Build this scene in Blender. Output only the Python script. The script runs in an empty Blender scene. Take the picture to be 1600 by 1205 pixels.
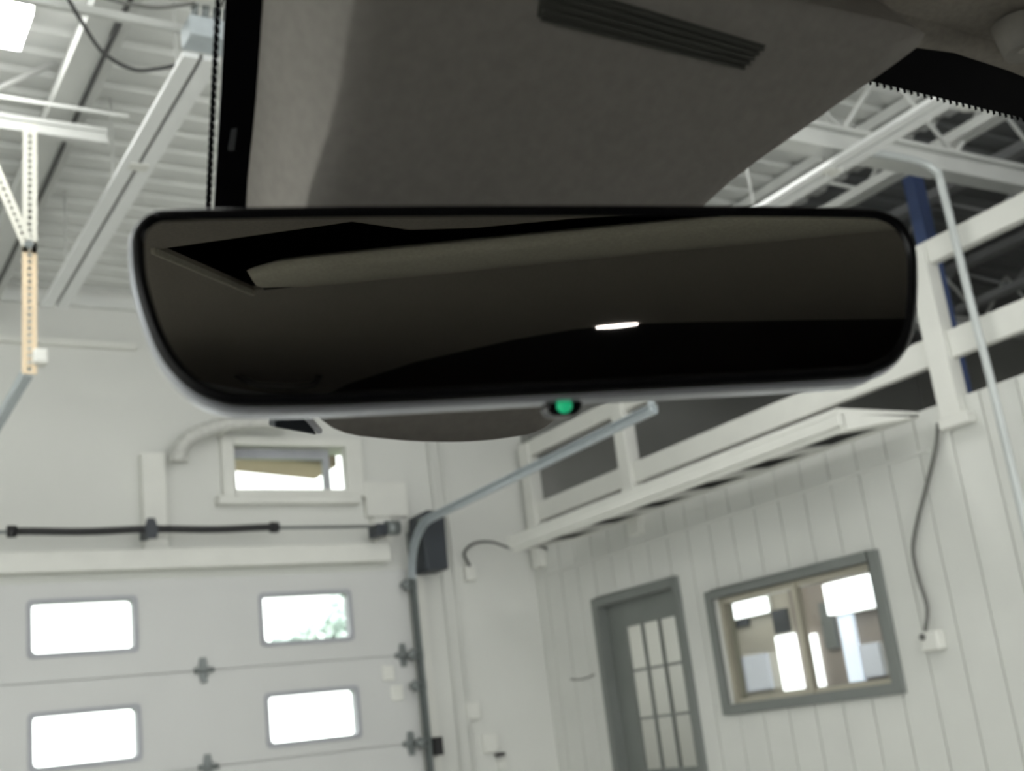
import bpy, math, random
from mathutils import Vector, Matrix
random.seed(4)
S = bpy.context.scene
COL = S.collection

# ---------------------------------------------------------------- camera (eye at the world origin, garage axes: +X right, +Y ahead, +Z up)
cx = Vector((0.8546, -0.5041, -0.1170)); cr = Vector((0.0440, 0.2955, -0.9543)); cf = Vector((0.5157, 0.8106, 0.2749))
cf.normalize(); cx = (cx - cf * cx.dot(cf)).normalized(); up = cx.cross(cf)
cam_d = bpy.data.cameras.new('camera'); cam = bpy.data.objects.new('camera', cam_d); COL.objects.link(cam)
cam.matrix_world = Matrix(((cx.x, up.x, -cf.x, 0), (cx.y, up.y, -cf.y, 0), (cx.z, up.z, -cf.z, 0), (0, 0, 0, 1)))
cam_d.sensor_fit = 'HORIZONTAL'; cam_d.sensor_width = 36; cam_d.lens = 1930 / 1600 * 36
cam_d.clip_start = 0.01; cam_d.clip_end = 200
cam_d.dof.use_dof = True; cam_d.dof.focus_distance = 0.78; cam_d.dof.aperture_fstop = 12.5
S.camera = cam
# ---------------------------------------------------------------- world, exposure
wd = bpy.data.worlds.new('overcast_sky'); S.world = wd; wd.use_nodes = True
bg = wd.node_tree.nodes['Background']; bg.inputs[0].default_value = (0.985, 0.98, 0.97, 1); bg.inputs[1].default_value = 3.2
S.view_settings.view_transform = 'Standard'; S.view_settings.look = 'None'
S.view_settings.exposure = 0.08; S.view_settings.gamma = 1.0; S.view_settings.use_curve_mapping = False
LAMP_POWER = 15.0
S.cycles.max_bounces = 7; S.cycles.diffuse_bounces = 4; S.cycles.transparent_max_bounces = 12; S.cycles.caustics_reflective = False; S.cycles.caustics_refractive = False

FLOOR = -1.45; CEIL = 3.05; BACK = 7.55; RIGHT = 4.8; LEFT = -5.0; FRONT = -7.0

# ---------------------------------------------------------------- materials
def lin(c):
    return tuple(((x / 255) / 12.92 if x / 255 <= 0.04045 else ((x / 255 + 0.055) / 1.055) ** 2.4) for x in c)
def mat(name, rgb, rough=0.6, metal=0.0, noise=0.06, scale=6.0, emit=0.0, bump=0.0, spec=0.5, linear=False):
    m = bpy.data.materials.new(name); m.use_nodes = True; nt = m.node_tree; b = nt.nodes['Principled BSDF']
    c = rgb if linear else lin(rgb)
    b.inputs['Roughness'].default_value = rough; b.inputs['Metallic'].default_value = metal
    b.inputs['Specular IOR Level'].default_value = spec
    tc = nt.nodes.new('ShaderNodeTexCoord'); n = nt.nodes.new('ShaderNodeTexNoise'); n.inputs['Scale'].default_value = scale
    n.inputs['Detail'].default_value = 4
    nt.links.new(tc.outputs['Object'], n.inputs['Vector'])
    r = nt.nodes.new('ShaderNodeValToRGB')
    r.color_ramp.elements[0].position = 0.3; r.color_ramp.elements[1].position = 0.7
    r.color_ramp.elements[0].color = tuple(x * (1 - noise) for x in c) + (1,)
    r.color_ramp.elements[1].color = tuple(min(1, x * (1 + noise)) for x in c) + (1,)
    nt.links.new(n.outputs['Fac'], r.inputs['Fac']); nt.links.new(r.outputs['Color'], b.inputs['Base Color'])
    if bump:
        bp = nt.nodes.new('ShaderNodeBump'); bp.inputs['Strength'].default_value = bump; bp.inputs['Distance'].default_value = 0.002
        nt.links.new(n.outputs['Fac'], bp.inputs['Height']); nt.links.new(bp.outputs['Normal'], b.inputs['Normal'])
    if emit:
        b.inputs['Emission Color'].default_value = tuple(c) + (1,); b.inputs['Emission Strength'].default_value = emit
    return m
def glass(name, tint=(0.96, 0.98, 0.97), refl=0.05):
    m = bpy.data.materials.new(name); m.use_nodes = True; nt = m.node_tree
    for x in list(nt.nodes):
        if x.type != 'OUTPUT_MATERIAL': nt.nodes.remove(x)
    out = [x for x in nt.nodes][0]
    t = nt.nodes.new('ShaderNodeBsdfTransparent'); t.inputs[0].default_value = tint + (1,)
    g = nt.nodes.new('ShaderNodeBsdfGlossy'); g.inputs['Roughness'].default_value = 0.02
    mx = nt.nodes.new('ShaderNodeMixShader'); mx.inputs[0].default_value = refl
    nt.links.new(t.outputs[0], mx.inputs[1]); nt.links.new(g.outputs[0], mx.inputs[2]); nt.links.new(mx.outputs[0], out.inputs[0])
    return m
M = dict(
    wall=mat('white_wall_paint', (0.74, 0.745, 0.715), 0.7, scale=1.5, noise=0.03, linear=True),
    plank=mat('white_panel_paint', (0.76, 0.765, 0.735), 0.6, scale=3, noise=0.03, linear=True),
    trim=mat('white_trim_paint', (0.80, 0.80, 0.76), 0.55, noise=0.03, linear=True),
    steel=mat('white_painted_steel', (0.64, 0.65, 0.63), 0.5, noise=0.05, linear=True),
    deck=mat('painted_metal_deck', (0.76, 0.77, 0.75), 0.5, noise=0.04, linear=True),
    door=mat('garage_door_enamel', (0.66, 0.665, 0.66), 0.5, scale=2, noise=0.02, linear=True),
    wframe=mat('pale_grey_plastic', (0.42, 0.43, 0.47), 0.5, linear=True),
    concrete=mat('concrete_floor', (0.60, 0.60, 0.57), 0.6, scale=2, noise=0.12, linear=True),
    black=mat('black_steel', (0.012, 0.012, 0.014), 0.5, linear=True),
    dark=mat('charcoal_plastic', (0.035, 0.042, 0.052), 0.5, linear=True),
    galv=mat('galvanised_steel', (0.52, 0.57, 0.60), 0.4, metal=0.3, scale=40, noise=0.08, linear=True),
    hinge=mat('dull_zinc', (0.22, 0.24, 0.24), 0.45, metal=0.4, linear=True),
    trackdark=mat('weathered_track_steel', (0.16, 0.18, 0.18), 0.5, metal=0.2, linear=True),
    strapw=mat('pale_punched_steel', (0.70, 0.69, 0.62), 0.5, linear=True),
    strap=mat('yellow_zinc_punched_steel', (0.82, 0.66, 0.46), 0.45, linear=True),
    box=mat('galvanised_box_steel', (0.50, 0.55, 0.58), 0.5, scale=20, linear=True),
    grey=mat('grey_green_trim_paint', (0.21, 0.225, 0.215), 0.5, noise=0.04, linear=True),
    gold=mat('champagne_aluminium', (0.50, 0.47, 0.38), 0.35, metal=0.3, linear=True),
    tan=mat('taupe_office_paint', (0.34, 0.30, 0.27), 0.7, noise=0.03, linear=True),
    cream=mat('cream_office_paint', (0.52, 0.49, 0.42), 0.7, noise=0.03, linear=True),
    paper=mat('pale_blue_panel', (0.62, 0.66, 0.80), 0.6, noise=0.02, linear=True),
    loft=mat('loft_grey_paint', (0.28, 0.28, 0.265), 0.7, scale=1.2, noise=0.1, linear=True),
    loftdeck=mat('shaded_metal_deck', (0.16, 0.165, 0.17), 0.5, linear=True), loftsteel=mat('shaded_painted_steel', (0.30, 0.305, 0.31), 0.5, linear=True),  # darker copies put the dim light over the loft into the colour
    blue=mat('blue_column_paint', (0.055, 0.09, 0.22), 0.5, linear=True),
    navy=mat('navy_tarpaulin', (0.012, 0.018, 0.035), 0.6, scale=12, noise=0.4, linear=True),
    cable=mat('grey_cable_jacket', (0.16, 0.16, 0.15), 0.6, linear=True),
    cabledark=mat('dark_cable_jacket', (0.06, 0.06, 0.06), 0.6, linear=True),
    pipe=mat('pale_conduit', (0.55, 0.58, 0.58), 0.45, metal=0.2, linear=True),
    duct=mat('flexible_duct_skin', (0.62, 0.62, 0.59), 0.5, scale=30, noise=0.1, linear=True),
    lamp=mat('lamp_diffuser', (1.0, 0.99, 0.97), 0.5, emit=LAMP_POWER, noise=0, linear=True),
    lampsoft=mat('office_reflection_glow', (0.97, 0.98, 1.0), 0.5, emit=2.2, noise=0, linear=True),  # glow put in for bright reflections in the office glass
    officefill=mat('office_fill_diffuser', (1.0, 0.95, 0.88), 0.5, emit=7, noise=0, linear=True),  # for the added, unseen office lamp
    glow=mat('reflection_strip_glow', (0.80, 0.87, 1.0), 0.5, emit=0.75, noise=0, linear=True),  # glowing strip put in for a reflection
    rear=mat('black_cargo_trim', (0.055, 0.052, 0.05), 0.9, scale=200, spec=0.1, linear=True),
    railwhite=mat('bright_white_rail_enamel', (0.90, 0.91, 0.91), 0.4, noise=0.02, linear=True),
    bulb=mat('small_bulb', (1.0, 0.98, 0.92), 0.5, emit=3.0, noise=0, linear=True),
    led=mat('green_indicator', (0.02, 0.55, 0.24), 0.4, emit=0.42, noise=0, linear=True),
    domelamp=mat('rear_reading_lamp', (1.0, 0.93, 0.90), 0.4, emit=7, noise=0, linear=True),
    window=glass('window_glass'), windshield=glass('windshield_glass', (0.97, 0.985, 0.975), 0.012),
    cover=mat('sensor_cover_plastic', (0.36, 0.335, 0.305), 0.7, scale=200, noise=0.06, bump=0.15, spec=0.3, linear=True),
    headliner=mat('headliner_fabric', (0.40, 0.368, 0.318), 0.9, scale=300, noise=0.1, bump=0.2, spec=0.1, linear=True),
    shade=mat('sunshade_fabric', (0.70, 0.67, 0.56), 0.9, scale=300, noise=0.1, spec=0.1, linear=True),
    visor=mat('sun_visor_fabric', (0.42, 0.40, 0.36), 0.8, scale=200, noise=0.06, spec=0.2, linear=True),
    frit=mat('black_ceramic_frit', (0.003, 0.003, 0.004), 0.6, spec=0.05, linear=True),
    mark=mat('grey_print', (0.07, 0.075, 0.08), 0.5, linear=True),
    vent=mat('vent_slat_plastic', (0.10, 0.10, 0.088), 0.6, spec=0.2, linear=True),
    cavity=mat('black_plastic_and_shade', (0.004, 0.004, 0.005), 0.7, spec=0.1, linear=True),  # also the painted shade under the platform ledge
    bezel=mat('gloss_black_bezel', (0.006, 0.006, 0.007), 0.25, spec=0.3, linear=True),
    chrome=mat('satin_silver_plastic', (0.72, 0.74, 0.80), 0.28, metal=0.5, noise=0.02, linear=True),
    paint=mat('car_body_paint', (0.60, 0.61, 0.62), 0.4, metal=0.1, linear=True),
    dash=mat('dashboard_plastic', (0.14, 0.135, 0.125), 0.7, scale=100, noise=0.1, linear=True),
    copper=mat('copper_brown_connector', (0.30, 0.19, 0.15), 0.4, linear=True),
    leaf=mat('tree_leaves', (0.80, 0.92, 0.86), 0.8, scale=3, noise=0.15, linear=True),
    bark=mat('tree_bark', (0.15, 0.11, 0.08), 0.9, linear=True),
    eave=mat('brown_eave_board', (0.40, 0.30, 0.24), 0.7, linear=True),
    grass=mat('yard_ground', (0.20, 0.24, 0.15), 0.9, linear=True),
)
def mirror_mat():
    m = bpy.data.materials.new('dimming_mirror_glass'); m.use_nodes = True; b = m.node_tree.nodes['Principled BSDF']
    nt = m.node_tree
    n = nt.nodes.new('ShaderNodeTexNoise'); n.inputs['Scale'].default_value = 40
    r = nt.nodes.new('ShaderNodeValToRGB')
    r.color_ramp.elements[0].color = (0.52, 0.51, 0.49, 1); r.color_ramp.elements[1].color = (0.56, 0.55, 0.53, 1)
    nt.links.new(n.outputs['Fac'], r.inputs['Fac']); nt.links.new(r.outputs['Color'], b.inputs['Base Color'])
    b.inputs['Metallic'].default_value = 1.0; b.inputs['Roughness'].default_value = 0.012
    return m
M['mirror'] = mirror_mat()

# ---------------------------------------------------------------- mesh helpers
V = Vector
class MB:
    def __init__(s): s.v = []; s.f = []; s.sm = []
    def add(s, vs, fs, smooth=False):
        o = len(s.v); s.v += [tuple(v) for v in vs]; s.f += [tuple(i + o for i in f) for f in fs]; s.sm += [smooth] * len(fs); return s
    def box(s, a, b):
        (x0, y0, z0), (x1, y1, z1) = [tuple(min(a[i], b[i]) for i in range(3)), tuple(max(a[i], b[i]) for i in range(3))]
        vs = [(x0,y0,z0),(x1,y0,z0),(x1,y1,z0),(x0,y1,z0),(x0,y0,z1),(x1,y0,z1),(x1,y1,z1),(x0,y1,z1)]
        return s.add(vs, [(0,3,2,1),(4,5,6,7),(0,1,5,4),(1,2,6,5),(2,3,7,6),(3,0,4,7)])
    def bar(s, p, q, w, h, ref=(0, 0, 1)):
        p, q = V(p), V(q); d = (q - p).normalized(); r = V(ref)
        if abs(d.dot(r)) > 0.95: r = V((0, 1, 0)) if abs(d.y) < 0.9 else V((1, 0, 0))
        u = d.cross(r).normalized() * w / 2; v = u.cross(d).normalized() * h / 2
        vs = [p-u-v, p+u-v, p+u+v, p-u+v, q-u-v, q+u-v, q+u+v, q-u+v]
        return s.add(vs, [(0,1,2,3),(7,6,5,4),(0,4,5,1),(1,5,6,2),(2,6,7,3),(3,7,4,0)])
    def tube(s, pts, r, n=12, caps=True):
        pts = [V(p) for p in pts]; rings = []
        rr = r if isinstance(r, (list, tuple)) else [r] * len(pts)
        prev = None
        for i, p in enumerate(pts):
            d = ((pts[min(i+1, len(pts)-1)] - pts[max(i-1, 0)])).normalized()
            if prev is None:
                a = V((0,0,1)) if abs(d.z) < 0.9 else V((1,0,0)); u = d.cross(a).normalized()
            else: u = (prev - d * prev.dot(d)).normalized()
            prev = u; w = d.cross(u)
            rings.append([p + (u*math.cos(k*2*math.pi/n) + w*math.sin(k*2*math.pi/n)) * rr[i] for k in range(n)])
        vs = [v for ring in rings for v in ring]; fs = []
        for i in range(len(rings)-1):
            for k in range(n):
                a, b = i*n+k, i*n+(k+1) % n; fs.append((a, b, b+n, a+n))
        s.add(vs, fs, True)
        if caps: s.add(rings[0], [tuple(range(n))[::-1]]); s.add(rings[-1], [tuple(range(n))])
        return s
    def rings(s, rings, closed=True, smooth=True, cap0=False, cap1=False):
        n = len(rings[0]); vs = [v for r in rings for v in r]; fs = []
        for i in range(len(rings)-1):
            for k in range(n if closed else n-1):
                a, b = i*n+k, i*n+(k+1) % n; fs.append((a, b, b+n, a+n))
        s.add(vs, fs, smooth)
        if cap0: s.add(rings[0], [tuple(range(n))[::-1]])
        if cap1: s.add(rings[-1], [tuple(range(n))])
        return s
    def prism(s, poly, d):                                        # poly: 3D points, d: extrusion vector
        d = V(d); a = [V(p) for p in poly]; return s.rings([a, [p + d for p in a]], True, False, True, True)
    def build(s, name, m, parent=None, bevel=0.0, sub=0, seg=2):
        me = bpy.data.meshes.new(name); o = bpy.data.objects.new(name, me); COL.objects.link(o)
        if parent is not None: off = V(parent['_o'])
        else:
            xs = [v[0] for v in s.v]; ys = [v[1] for v in s.v]; zs = [v[2] for v in s.v]
            off = V(((min(xs)+max(xs))/2, (min(ys)+max(ys))/2, min(zs))); o.location = off
        o['_o'] = tuple(off)
        me.from_pydata([tuple(V(v) - off) for v in s.v], [], s.f); me.update()
        me.polygons.foreach_set('use_smooth', s.sm)
        me.materials.append(M[m])
        import bmesh
        bm = bmesh.new(); bm.from_mesh(me); bmesh.ops.remove_doubles(bm, verts=bm.verts, dist=1e-6)
        bmesh.ops.recalc_face_normals(bm, faces=bm.faces); bm.to_mesh(me); bm.free()
        if parent is not None: o.parent = parent
        if bevel:
            b = o.modifiers.new('b', 'BEVEL'); b.width = bevel; b.segments = seg; b.limit_method = 'ANGLE'; b.angle_limit = 0.6
        if sub:
            d = o.modifiers.new('s', 'SUBSURF'); d.levels = sub; d.render_levels = sub
        return o
def tag(o, label=None, cat=None, group=None, kind=None):
    if label: o['label'] = label
    if cat: o['category'] = cat
    if group: o['group'] = group
    if kind: o['kind'] = kind
    return o
def thing(name, loc, label, cat, group=None, kind=None):
    o = bpy.data.objects.new(name, None); COL.objects.link(o); o.location = loc; o['_o'] = tuple(loc); o.empty_display_size = 0.1
    return tag(o, label, cat, group, kind)
def copy_tree(o, loc, label=None):
    c = o.copy(); COL.objects.link(c); c.location = loc
    if label: c['label'] = label
    for ch in [x for x in bpy.data.objects if x.parent == o]:
        k = ch.copy(); COL.objects.link(k); k.parent = c
        for g in [x for x in bpy.data.objects if x.parent == ch]:
            j = g.copy(); COL.objects.link(j); j.parent = k
    return c
def struct(mb, name, m, parent=None, **kw):
    o = mb.build(name, m, parent, **kw)
    if parent is None: o['kind'] = 'structure'
    return o
def smooth_pts(pts, n=6, closed=False):                            # Catmull-Rom through the points
    P = [V(p) for p in pts]; out = []; L = len(P)
    for i in range(L if closed else L-1):
        g = (lambda k: P[k % L]) if closed else (lambda k: P[max(0, min(L-1, k))])
        a, b, c, d = g(i-1), g(i), g(i+1), g(i+2)
        for k in range(n):
            t = k/n; out.append(0.5*((2*b)+(c-a)*t+(2*a-5*b+4*c-d)*t*t+(3*b-a-3*c+d)*t**3))
    if not closed: out.append(P[-1])
    return out
def plate_holes(mb, u0, u1, w0, w1, holes, put):                    # rectangle minus rectangles, cut into cells
    us = sorted({u0, u1} | {h[0] for h in holes} | {h[1] for h in holes}); ws = sorted({w0, w1} | {h[2] for h in holes} | {h[3] for h in holes})
    us = [u for u in us if u0 <= u <= u1]; ws = [w for w in ws if w0 <= w <= w1]
    for i in range(len(us)-1):
        run = None
        for j in range(len(ws)-1):
            mu, mw = (us[i]+us[i+1])/2, (ws[j]+ws[j+1])/2
            solid = not any(h[0] < mu < h[1] and h[2] < mw < h[3] for h in holes)
            if solid and run is None: run = ws[j]
            if not solid and run is not None: put(us[i], us[i+1], run, ws[j]); run = None
        if run is not None: put(us[i], us[i+1], run, ws[-1])

# ================================================================ the building
LOFTX = 9.2
mb = MB().box((LEFT-.2, FRONT, FLOOR-.15), (RIGHT+.05, BACK+.2, FLOOR)); struct(mb, 'floor', 'concrete')
# back wall with the garage opening and the high window
mb = MB(); holes = [(0.95, 3.70, FLOOR, 1.19), (2.60, 3.49, 1.75, 2.045)]
plate_holes(mb, LEFT-.2, LOFTX+.2, FLOOR, CEIL+.1, holes, lambda a, b, c, d: mb.box((a, BACK, c), (b, BACK+.2, d)))
struct(mb, 'wall_back', 'wall')
mb = MB(); plate_holes(mb, FRONT, BACK, FLOOR, CEIL+.1, [(-5.5, -1.6, -.5, 1.6), (-.6, 3.4, -.5, 1.6)], lambda a, b, c, d: mb.box((LEFT-.2, a, c), (LEFT, b, d)))
struct(mb, 'wall_left', 'wall')
for nn, (a, b) in ((3, (-5.5, -1.6)), (4, (-.6, 3.4))):  # unseen windows, added so daylight reaches the right wall
    w = thing('window_%d' % nn, (LEFT, (a+b)/2, -.5), None, None, kind='structure'); mb = MB()
    for yy in (a+.03, (a+b)/2, b-.03): mb.box((LEFT-.12, yy-.03, -.5), (LEFT-.04, yy+.03, 1.6))
    for zz in (-.47, 1.57): mb.box((LEFT-.12, a, zz-.03), (LEFT-.04, b, zz+.03))
    mb.build('window_frame', 'trim', w); MB().box((LEFT-.09, a, -.5), (LEFT-.085, b, 1.6)).build('pane', 'window', w)
# right wall: grooved vertical boards with door and window openings
DOOR = (5.99, 6.82, FLOOR, 0.80); WIN = (4.40, 5.64, 0.055, 0.655)
mb = MB(); TOPW = 1.30
plate_holes(mb, FRONT, BACK, FLOOR, TOPW, [DOOR, WIN], lambda a, b, c, d: mb.box((RIGHT+.012, a, c), (RIGHT+.12, b, d)))
y = FRONT
while y < BACK - .01:
    y2 = min(y + .203, BACK)
    plate_holes(mb, y+.004, y2-.004, FLOOR, TOPW, [DOOR, WIN], lambda a, b, c, d: mb.box((RIGHT, a, c), (RIGHT+.012, b, d)))
    y = y2
struct(mb, 'wall_right', 'plank')
# the corrugated roof deck: ribs run across
mb = MB(); y = FRONT; prof = []
while y < BACK:
    prof += [(y, CEIL), (y+.085, CEIL), (y+.105, CEIL+.022), (y+.155, CEIL+.022), (y+.175, CEIL)]; y += .175
SPLIT = 5.6
mb.rings([[(LEFT-.1, a, b) for a, b in prof], [(SPLIT, a, b) for a, b in prof]], closed=False, smooth=False)
mb.box((LEFT-.2, FRONT, CEIL+.06), (SPLIT, BACK+.2, CEIL+.16)); struct(mb, 'ceiling', 'deck')
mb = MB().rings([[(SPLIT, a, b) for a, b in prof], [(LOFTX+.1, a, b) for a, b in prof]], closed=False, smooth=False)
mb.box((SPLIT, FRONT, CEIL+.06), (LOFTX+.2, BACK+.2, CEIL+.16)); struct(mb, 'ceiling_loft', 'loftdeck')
# loft shell
struct(MB().box((RIGHT+.12, FRONT, 1.18), (LOFTX, BACK, 1.28)), 'trim_1', 'steel')['label'] = 'loft deck above the office wall'
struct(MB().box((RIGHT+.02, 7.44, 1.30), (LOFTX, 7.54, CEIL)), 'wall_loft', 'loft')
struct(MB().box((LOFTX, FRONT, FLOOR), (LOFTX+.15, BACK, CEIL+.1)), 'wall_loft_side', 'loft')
# header board over the garage door, ledges on the back wall, capping board on the right wall
struct(MB().box((LEFT, 7.44, 1.245), (3.62, BACK, 1.372)), 'trim_2', 'trim', bevel=.006)['label'] = 'white header board above the garage door'
struct(MB().box((LEFT, 7.50, 2.66), (2.0, BACK, 2.70)), 'trim_3', 'trim')
struct(MB().box((LEFT, 7.51, 2.93), (4.7, BACK, 3.0)), 'trim_4', 'deck')
struct(MB().box((4.785, 3.9, 1.095), (4.80, 7.5, 1.115)), 'trim_9', 'plank')
# garage-door frame jamb
struct(MB().box((3.78, 7.47, FLOOR), (3.86, BACK, 1.20)), 'trim_6', 'trim')
struct(MB().box((0.80, 7.47, FLOOR), (0.88, BACK, 1.20)), 'trim_7', 'trim')
# high window: frame, narrow side light, sill
w = thing('window_1', (3.0, 7.5, 1.64), None, None, kind='structure')
mb = MB()
for a, b in (((2.52, 2.60), (1.70, 2.10)), ((3.38, 3.50), (1.70, 2.10)), ((2.60, 3.38), (2.045, 2.10)), ((2.60, 3.38), (1.70, 1.75))):
    mb.box((a[0], 7.50, b[0]), (a[1], 7.575, b[1]))
mb.build('window_frame', 'trim', w, bevel=.005)
MB().box((3.262, 7.62, 1.75), (3.305, 7.66, 2.045)).build('window_mullion', 'wframe', w)
mb = MB().box((2.60, 7.62, 1.985), (3.262, 7.66, 2.045)).box((2.60, 7.62, 1.75), (2.625, 7.66, 2.0)); mb.build('sash', 'wframe', w)
MB().box((2.60, 7.66, 1.75), (3.49, 7.664, 2.045)).build('pane', 'window', w)
MB().box((2.47, 7.46, 1.645), (3.45, 7.56, 1.70)).build('window_sill', 'trim', w, bevel=.006)

# ================================================================ garage door
gd = thing('garage_door', (2.33, 7.50, FLOOR), 'pale grey sectional garage door with rounded bright window lights in the back wall', 'garage door')
secs = [(1.19, .630), (.624, .068), (.062, -.494), (-.50, -1.05), (-1.056, FLOOR+.005)]
wins = {0: [(1.345, 1.925, .785, 1.075), (2.718, 3.305, .765, 1.055)], 1: [(1.345, 1.925, .165, .445), (2.718, 3.305, .155, .440)]}
def rrect(x0, x1, z0, z1, r, y, n=5):
    out = []
    for (cx_, cz_, a0) in ((x1-r, z1-r, 0), (x0+r, z1-r, 90), (x0+r, z0+r, 180), (x1-r, z0+r, 270)):
        for k in range(n+1):
            a = math.radians(a0 + 90*k/n); out.append((cx_+r*math.cos(a), y, cz_+r*math.sin(a)))
    return out
for i, (zt, zb) in enumerate(secs):
    mb = MB(); hs = wins.get(i, [])
    plate_holes(mb, 0.90, 3.745, zb, zt, hs, lambda a, b, c, d: mb.box((a, 7.49, c), (b, 7.54, d)))
    if i: mb.box((0.90, 7.515, zt), (3.745, 7.54, zt+.006))
    sec = mb.build('door_section', 'door', gd)
    for h in hs:
        fr = MB()
        A = rrect(h[0]-.022, h[1]+.022, h[2]-.022, h[3]+.022, .03, 7.479); B = rrect(h[0]+.004, h[1]-.004, h[2]+.004, h[3]-.004, .028, 7.479)
        A2 = [(a, 7.492, c) for a, _, c in A]; B2 = [(a, 7.55, c) for a, _, c in B]
        fr.rings([A2, A, B, B2], True, False)
        o = fr.build('window_frame', 'wframe', sec); o['label'] = 'pale grey window frame'
        MB().box((h[0], 7.515, h[2]), (h[1], 7.519, h[3])).build('pane', 'window', sec)
for zz in (.627, .065, -.497):
    for xx in (2.325, 1.0, 3.66):
        c = MB().box((xx-.055, 7.462, zz-.016), (xx+.055, 7.492, zz+.016))
        c.prism([(xx-.018, 7.478, zz+.075), (xx+.018, 7.478, zz+.075), (xx+.03, 7.478, zz), (xx+.018, 7.478, zz-.075), (xx-.018, 7.478, zz-.075), (xx-.03, 7.478, zz)], (0, .014, 0))
        c.tube([(xx-.06, 7.462, zz), (xx+.06, 7.462, zz)], .010)
        c.build('hinge', 'hinge', gd)
for (x0, z0) in ((3.50, .47), (3.55, .34)):
    MB().box((x0, 7.472, z0), (x0+.085, 7.492, z0+.10)).build('fixing_plate', 'trim', gd, bevel=.008)

# tracks: horizontal run, quarter bend, vertical run
def track(x, zt, yend, label, angle_end):
    t = thing('door_track', (x, 7.40, FLOOR), label, 'door track', 'tracks the garage door rolls on')
    R = .34; z0 = zt - R
    h = [(x, yend, zt+.03), (x, 7.40-R, zt)] + [(x, 7.40-R+R*math.sin(a), z0+R*math.cos(a)) for a in [math.radians(k) for k in range(9, 91, 9)]]
    mb = MB(); side = 1 if x > 2 else -1
    prof = [(-.025, -.012), (-.020, .014), (.020, .014), (.025, -.012), (.020, -.012), (.015, .008), (-.015, .008), (-.020, -.012)]
    rings = []
    for i, p in enumerate(h):
        a, b = V(h[max(i-1, 0)]), V(h[min(i+1, len(h)-1)]); d = (b-a).normalized(); nx = V((1, 0, 0)); nn = nx.cross(d)
        rings.append([V(p) + nn*u*1.1 + nx*side*w2*1.3 for u, w2 in prof])
    mb.rings(rings, True, False, True, True); mb.build('curved_rail', 'galv', t)
    mb = MB(); rings = [[V((x, 7.40, zz)) + V((side*w2*1.2, u, 0)) for u, w2 in prof] for zz in (z0+.01, FLOOR+.02)]
    mb.rings(rings, True, False, True, True); mb.build('vertical_rail', 'trackdark', t)
    for zz in (1.08, .62, .42, .06, -.5):
        MB().box((x-.05, 7.41, zz-.035), (x+.035, 7.445, zz+.035)).tube([(x-.075, 7.42, zz), (x+.02, 7.42, zz)], .02, 10).build('roller_bracket', 'hinge', t)
    return t
track(3.74, 1.45, 4.61, 'right galvanised garage door track curving down beside the dark opener box', 0)
track(0.87, 1.57, 4.83, 'left garage door track hanging from the yellow punched strap', 0)
# sensor on the track
tag(MB().box((3.775, 7.36, -.03), (3.83, 7.42, .085)).build('safety_sensor', 'black', bevel=.006), 'small black safety sensor low beside the right door track', 'sensor')

# torsion spring shaft
t = thing('torsion_spring', (1.99, 7.32, 1.36), 'black torsion spring on a shaft above the garage door, on a centre bracket', 'spring')
sp = MB()
pts = [(1.22 + i*(1.545)/40, 7.30, 1.458 - .009*math.sin(math.pi*i/20) ** 2) for i in range(41)]
sp.tube(pts, .022, 14); sp.build('coil', 'black', t)
for xx in (1.22, 2.766): MB().tube([(xx-.03, 7.30, 1.457), (xx+.02, 7.30, 1.457)], .034, 14).build('cone', 'black', t)
MB().tube([(.93, 7.30, 1.455), (3.46, 7.30, 1.452)], .010, 10).build('shaft', 'hinge', t)
mb = MB().prism([(1.96, 7.27, 1.40), (2.02, 7.27, 1.40), (2.03, 7.27, 1.455), (2.01, 7.27, 1.52), (1.97, 7.27, 1.52), (1.95, 7.27, 1.455)], (0, .03, 0)).box((1.97, 7.30, 1.42), (2.01, 7.47, 1.49))
mb.build('center_bracket', 'dark', t)
mb = MB().box((3.46, 7.28, 1.39), (3.53, 7.43, 1.47)); mb.build('end_bracket', 'dark', t, bevel=.008)
mb = MB().tube([(3.53, 7.30, 1.44), (3.62, 7.30, 1.44)], .05, 16); mb.build('cable_drum', 'hinge', t)
tag(MB().box((2.00, 7.47, 1.372), (2.145, BACK, 1.975)).build('mounting_board', 'trim', bevel=.004), 'upright white board behind the centre of the black torsion spring', 'board')
tag(MB().box((3.50, 7.50, 1.56), (3.81, BACK, 1.80)).build('wall_panel', 'trim', bevel=.004), 'blank white square board on the back wall right of the high window', 'panel')
tag(MB().box((3.53, 7.47, 1.372), (3.66, BACK, 1.55)).build('wood_block', 'trim', bevel=.004), 'short white block under the blank square board above the door header', 'block')

# opener
op = thing('door_opener', (3.86, 7.3, 1.14), 'dark charcoal wall mounted garage door opener box behind the curved track', 'opener')
mb = MB(); pr = []
for a, b in ((3.80, 1.145), (3.955, 1.15), (3.965, 1.50), (3.93, 1.545), (3.84, 1.555), (3.785, 1.53), (3.775, 1.42), (3.79, 1.30)): pr.append((a, 7.27, b))
mb.prism(pr, (0, .2, 0)); mb.build('housing', 'dark', op, bevel=.012)
MB().box((3.775, 7.26, 1.40), (3.80, 7.32, 1.50)).build('gear_collar', 'hinge', op, bevel=.006)
MB().box((3.80, 7.45, 1.2), (3.92, BACK, 1.45)).build('wall_bracket', 'hinge', op)

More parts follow.
